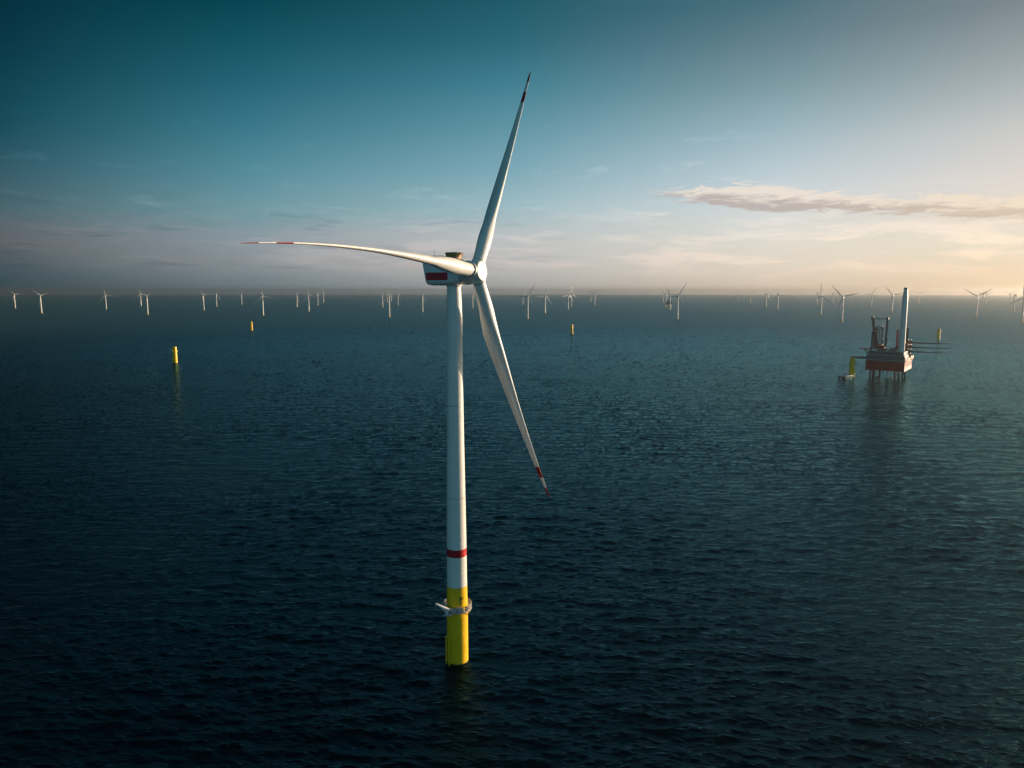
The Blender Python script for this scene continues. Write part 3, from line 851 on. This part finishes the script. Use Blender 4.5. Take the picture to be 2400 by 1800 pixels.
# ------------------------------------------------------------------ jack-up vessel
JP = at(2071.5, 888)
J_YAW = math.atan2(-JP.x, JP.y) + R(-9.5)                    # local X to the viewer's right, local Y away
def jp(x, y, z):
    return JP + Matrix.Rotation(J_YAW, 3, 'Z') @ Vector((x, y, z))
def jackup():
    t = thing('jackup_vessel', 'red and grey jack-up installation vessel standing on lattice legs at the right', 'vessel', JP, J_YAW)
    ZB, ZR = 9.4, 20.0
    plan = [(-20.3, 0), (20.3, 0), (20.3, 50), (11, 64), (-11, 64), (-20.3, 50)]
    h = MB()
    h.prism([(x * 0.99, y, ZB) for x, y in plan], [(x, y, ZR) for x, y in plan], 0)
    hull = h.build('hull', ['hullred'], t)
    for x in (-19, -13, -6.5, 0, 6.5, 13, 19): MB().box((x, -0.2, 17.0), (0.6, 0.36, 5.8), 0).build('fender', ['dark'], hull)
    for y in (6, 14, 22, 30, 38, 46): MB().box((20.52, y, 17.0), (0.36, 0.6, 5.8), 0).build('fender', ['dark'], hull)
    MB().box((0, -0.22, 19.75), (40.5, 0.4, 0.45), 0).build('rubbing_strake', ['dark'], hull)
    # stacked superstructure, open deck behind it
    s = MB()
    s.prism([(-19.8, 0.5, ZR + 0.003), (19.8, 0.5, ZR + 0.003), (19.8, 26, ZR + 0.003), (-19.8, 26, ZR + 0.003)], [(-19.8, 0.5, 26.6), (19.6, 0.5, 26.6), (19.6, 26, 26.6), (-19.8, 26, 26.6)], 0)
    s.prism([(-18.0, 1.4, 26.6), (18.6, 1.4, 26.6), (18.6, 25, 26.6), (-18.0, 25, 26.6)], [(-18.0, 1.4, 31.2), (18.4, 1.4, 31.2), (18.4, 25, 31.2), (-18.0, 25, 31.2)], 0)
    s.box((0, 44.5, 22.0), (36, 36, 4.0), 2)
    s.box((-10, 9, 32.4), (10, 9, 2.4), 1); s.box((3, 7, 32.2), (8, 6, 2.0), 0); s.box((6, 19, 32.8), (9, 8, 3.2), 2)
    sup = s.build('superstructure', ['hullgrey', 'pale', 'deck'], t)
    for k in range(13): MB().box((-18.0 + k * 3.0, 0.49, 24.4), (1.3, 0.06, 0.9), 0).build('window', ['glass'], sup)
    for k in range(12): MB().box((-16.6 + k * 3.0, 1.39, 29.4), (1.6, 0.08, 1.0), 0).build('window', ['glass'], sup)
    for k in range(7): MB().box((19.72, 3.0 + k * 3.4, 24.4), (0.1, 1.3, 0.9), 0).build('window', ['glass'], sup)
    w2 = MB()
    for z in (21.4, 26.7, 31.3): w2.box((-0.1, 0.1, z), (39.8, 0.7, 0.28), 0)
    for x in np.arange(-19.8, 19.9, 1.8):
        w2.tube((x, -0.15, 26.8), (x, -0.15, 28.0), 0.07, n=4); w2.tube((x, -0.15, 31.4), (x, -0.15, 32.6), 0.07, n=4)
    for z in (27.4, 28.0, 32.0, 32.6): w2.tube((-19.8, -0.15, z), (19.8, -0.15, z), 0.07, n=4)
    w2.build('walkway', ['steel'], sup)
    sd = MB()
    rnd = random.Random(5)
    for k in range(16):
        y = 2 + k * 3.6
        sd.box((20.3, y, ZR + 0.9), (0.5, 0.5, 1.8), 0)
        if rnd.random() < 0.7: sd.box((20.0, y + 1.6, ZR + 1.2 + rnd.random() * 2), (1.0, rnd.uniform(1, 2.6), rnd.uniform(1.5, 4.5)), rnd.randrange(2))
    sd.tube((20.45, 1, ZR + 1.7), (20.45, 58, ZR + 1.7), 0.14, n=5)
    sd.build('bulwark_gear', ['orange', 'pale'], t)
    rk = MB()
    for x, y in ((17.0, 30), (17.0, 37), (20.0, 31), (20.0, 38)): rk.tube((x, y, 20), (x, y, 44), 0.45, n=6)
    for z in (28, 33.0, 38.2, 43.6):
        for x, y in ((17.0, 30), (20.0, 31)): rk.tube((x, y, z), (x, y + 7, z), 0.4, n=6)
    for z in (24, 33, 39): rk.tube((17.0, 30, z), (20.0, 31, z + 4), 0.3, n=5); rk.tube((20.0, 31, z), (17.0, 30, z + 4), 0.3, n=5)
    rk.build('blade_rack', ['legred'], t)
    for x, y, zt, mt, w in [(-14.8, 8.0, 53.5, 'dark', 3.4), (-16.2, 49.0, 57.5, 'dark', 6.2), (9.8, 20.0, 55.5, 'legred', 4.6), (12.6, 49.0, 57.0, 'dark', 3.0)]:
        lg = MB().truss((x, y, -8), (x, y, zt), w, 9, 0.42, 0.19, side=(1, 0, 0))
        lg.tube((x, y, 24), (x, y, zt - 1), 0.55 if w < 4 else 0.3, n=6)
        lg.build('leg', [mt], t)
        MB().box((x, y, 33.4), (w + 2.2, w + 2.2, 4.8), 0).build('jacking_house', ['legred' if mt == 'legred' else 'deck'], t, bevel=0.2)
    MB().lathe([(-5, 1.5), (9.4, 0.85)], (2.4, 6.0, 0), (0.0, 0, 1), n=16).build('pump_pipe', ['white'], t)
    MB().tube((3.4, 6.0, 1.2), (8.4, 5.6, 0.7), 0.5, 0.45, n=8).build('fender_boom', ['orange'], t)
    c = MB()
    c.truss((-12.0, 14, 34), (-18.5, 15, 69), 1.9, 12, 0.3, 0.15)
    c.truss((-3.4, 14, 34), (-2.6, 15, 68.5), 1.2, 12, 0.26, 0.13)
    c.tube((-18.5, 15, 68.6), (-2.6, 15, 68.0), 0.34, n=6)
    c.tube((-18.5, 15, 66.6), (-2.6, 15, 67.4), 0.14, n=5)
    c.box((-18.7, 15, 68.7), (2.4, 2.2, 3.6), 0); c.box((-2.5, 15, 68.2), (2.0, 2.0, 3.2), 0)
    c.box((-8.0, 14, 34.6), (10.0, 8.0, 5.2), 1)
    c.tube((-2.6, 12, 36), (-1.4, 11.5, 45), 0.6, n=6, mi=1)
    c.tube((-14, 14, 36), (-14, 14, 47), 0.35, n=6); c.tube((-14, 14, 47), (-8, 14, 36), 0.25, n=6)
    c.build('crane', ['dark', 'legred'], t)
    poly = [(-21.5 + 8.5 * math.cos(R(45 * k + 22.5)), 13 + 8.5 * math.sin(R(45 * k + 22.5))) for k in range(8)]
    hd = MB()
    hd.prism([(x, y, 32.6) for x, y in poly], [(x, y, 33.4) for x, y in poly], 0)
    for y in (9, 13, 17): hd.tube((-25, y, 32.6), (-19.8, y, 26), 0.3, n=6)
    hd.build('helideck', ['dark'], t)
    g = MB()
    g.truss((-20.3, 6, 22.6), (-37.0, 5.7, 22.4), 1.5, 9, 0.2, 0.11)
    g.box((-28.6, 5.85, 21.8), (16.6, 1.4, 0.35), 0)
    g.build('gangway', ['dark'], t)
    rnd = random.Random(3)
    for k in range(26):
        x = rnd.uniform(-16, 12); y = rnd.uniform(2.5, 8)
        if abs(x + 14.8) < 4: continue
        sz = (rnd.uniform(1, 2.8), rnd.uniform(1, 2), rnd.uniform(0.8, 3.0))
        MB().box((x, y, 31.2 + sz[2] / 2), sz, 0).build('deck_machinery', [('legred', 'deck', 'pale', 'dark')[rnd.randrange(4)]], t)
jackup()
# tower standing on its deck, and blades lying in its rack
def carried():
    o = thing('tower_section', 'tall white turbine tower standing upright on the jack-up vessel deck', 'tower', jp(14.6, 9.0, 31.25), J_YAW)
    MB().lathe([(0, 3.2), (40, 2.95), (62, 2.8), (66.5, 2.2), (71.0, 2.0)], n=40).build('tower_shell', ['white'], o)
    MB().lathe([(71.0, 2.05), (72.2, 2.05)], n=40).build('top_flange', ['dark'], o)
    ch = [(0, 2.4), (0.05, 2.4), (0.2, 3.2), (0.5, 2.4), (0.8, 1.6), (1.0, 0.7)]
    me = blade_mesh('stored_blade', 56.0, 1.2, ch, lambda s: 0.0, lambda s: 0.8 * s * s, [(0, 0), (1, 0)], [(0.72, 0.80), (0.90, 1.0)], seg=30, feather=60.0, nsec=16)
    me.materials[0] = M['shaded_blade']  # dark grey here paints in the shadow on white blades
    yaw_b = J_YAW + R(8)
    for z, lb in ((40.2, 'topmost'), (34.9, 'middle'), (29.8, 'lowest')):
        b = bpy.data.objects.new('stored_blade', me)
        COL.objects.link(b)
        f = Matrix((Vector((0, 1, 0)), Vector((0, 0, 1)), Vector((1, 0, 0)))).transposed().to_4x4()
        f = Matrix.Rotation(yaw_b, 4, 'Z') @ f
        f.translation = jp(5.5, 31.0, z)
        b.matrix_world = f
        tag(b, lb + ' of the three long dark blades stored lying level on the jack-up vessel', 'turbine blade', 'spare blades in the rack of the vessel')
carried()

# ------------------------------------------------------------------ crew boat
def crew_boat():
    p = at(1982, 886)
    yaw = math.atan2(-p.x, p.y) + R(62)
    t = thing('crew_boat', 'small white-topped crew boat with dark hull at the foot of the foundation by the jack-up', 'boat', p, yaw)
    h = MB()
    for y in (-2.7, 2.7):
        h.prism([(-10, y - 0.9, -0.8), (6.5, y - 0.7, -0.8), (9.2, y, -0.4), (6.5, y + 0.7, -0.8), (-10, y + 0.9, -0.8)],
                [(-10, y - 1.2, 2.2), (7.2, y - 1.2, 2.4), (11, y, 2.7), (7.2, y + 1.2, 2.4), (-10, y + 1.2, 2.2)], 0)
    h.prism([(-10, -3.8, 1.6), (8.6, -3.6, 1.9), (8.6, 3.6, 1.9), (-10, 3.8, 1.6)], [(-10, -3.8, 2.4), (9.4, -3.4, 2.75), (9.4, 3.4, 2.75), (-10, 3.8, 2.4)], 0)
    h.build('hull', ['navy'], t)
    d = MB().box((-0.3, 0, 2.72), (18.6, 6.6, 0.3), 0)
    d.build('deck', ['white'], t)
    c = MB()
    c.box((-1.0, 0, 4.2), (7.5, 5.2, 2.7), 0, taper=0.94); c.box((0.2, 0, 6.5), (4.2, 4.2, 1.9), 0, taper=0.86)
    cab = c.build('wheelhouse', ['white'], t, bevel=0.15)
    w = MB()
    w.box((2.15, 0, 6.6), (0.12, 3.5, 0.8), 0)
    for s in (-1, 1):
        w.box((0.2, s * 1.98, 6.6), (3.2, 0.12, 0.8), 0); w.box((-1, s * 2.56, 4.6), (6.0, 0.1, 0.8), 0)
    w.build('window', ['glass'], cab)
    m = MB().tube((-0.8, 0, 7.4), (-0.8, 0, 11.2), 0.12, n=6); m.tube((-0.8, -1.2, 9.8), (-0.8, 1.2, 9.8), 0.07, n=6); m.box((-0.8, 0, 8.9), (0.3, 1.6, 0.25))
    m.build('mast', ['pale'], t)
    f = MB().tube((9.9, -3.0, 2.1), (9.9, 3.0, 2.1), 0.5, n=8)
    f.build('bow_fender', ['gap'], t)
crew_boat()

# ------------------------------------------------------------------ haze over the sea
def haze():
    b = MB().box((0, 0, (-139.0 + 172.0) / 2), (90000, 90000, 172.0 + 139.0), 0)
    me = bpy.data.meshes.new('haze')
    me.from_pydata(b.v, [], b.f)
    o = bpy.data.objects.new('haze', me)
    COL.objects.link(o)
    o['kind'] = 'stuff'
    m = bpy.data.materials.new('haze_air')
    m.use_nodes = True
    nt = m.node_tree
    nt.nodes.remove(nt.nodes['Principled BSDF'])
    v = nt.nodes.new('ShaderNodeVolumePrincipled')
    v.inputs['Color'].default_value = (0.72, 0.74, 0.75, 1)
    v.inputs['Density'].default_value = 4.6e-5
    v.inputs['Anisotropy'].default_value = 0.88
    nt.links.new(v.outputs[0], nt.nodes['Material Output'].inputs['Volume'])
    me.materials.append(m)
haze()
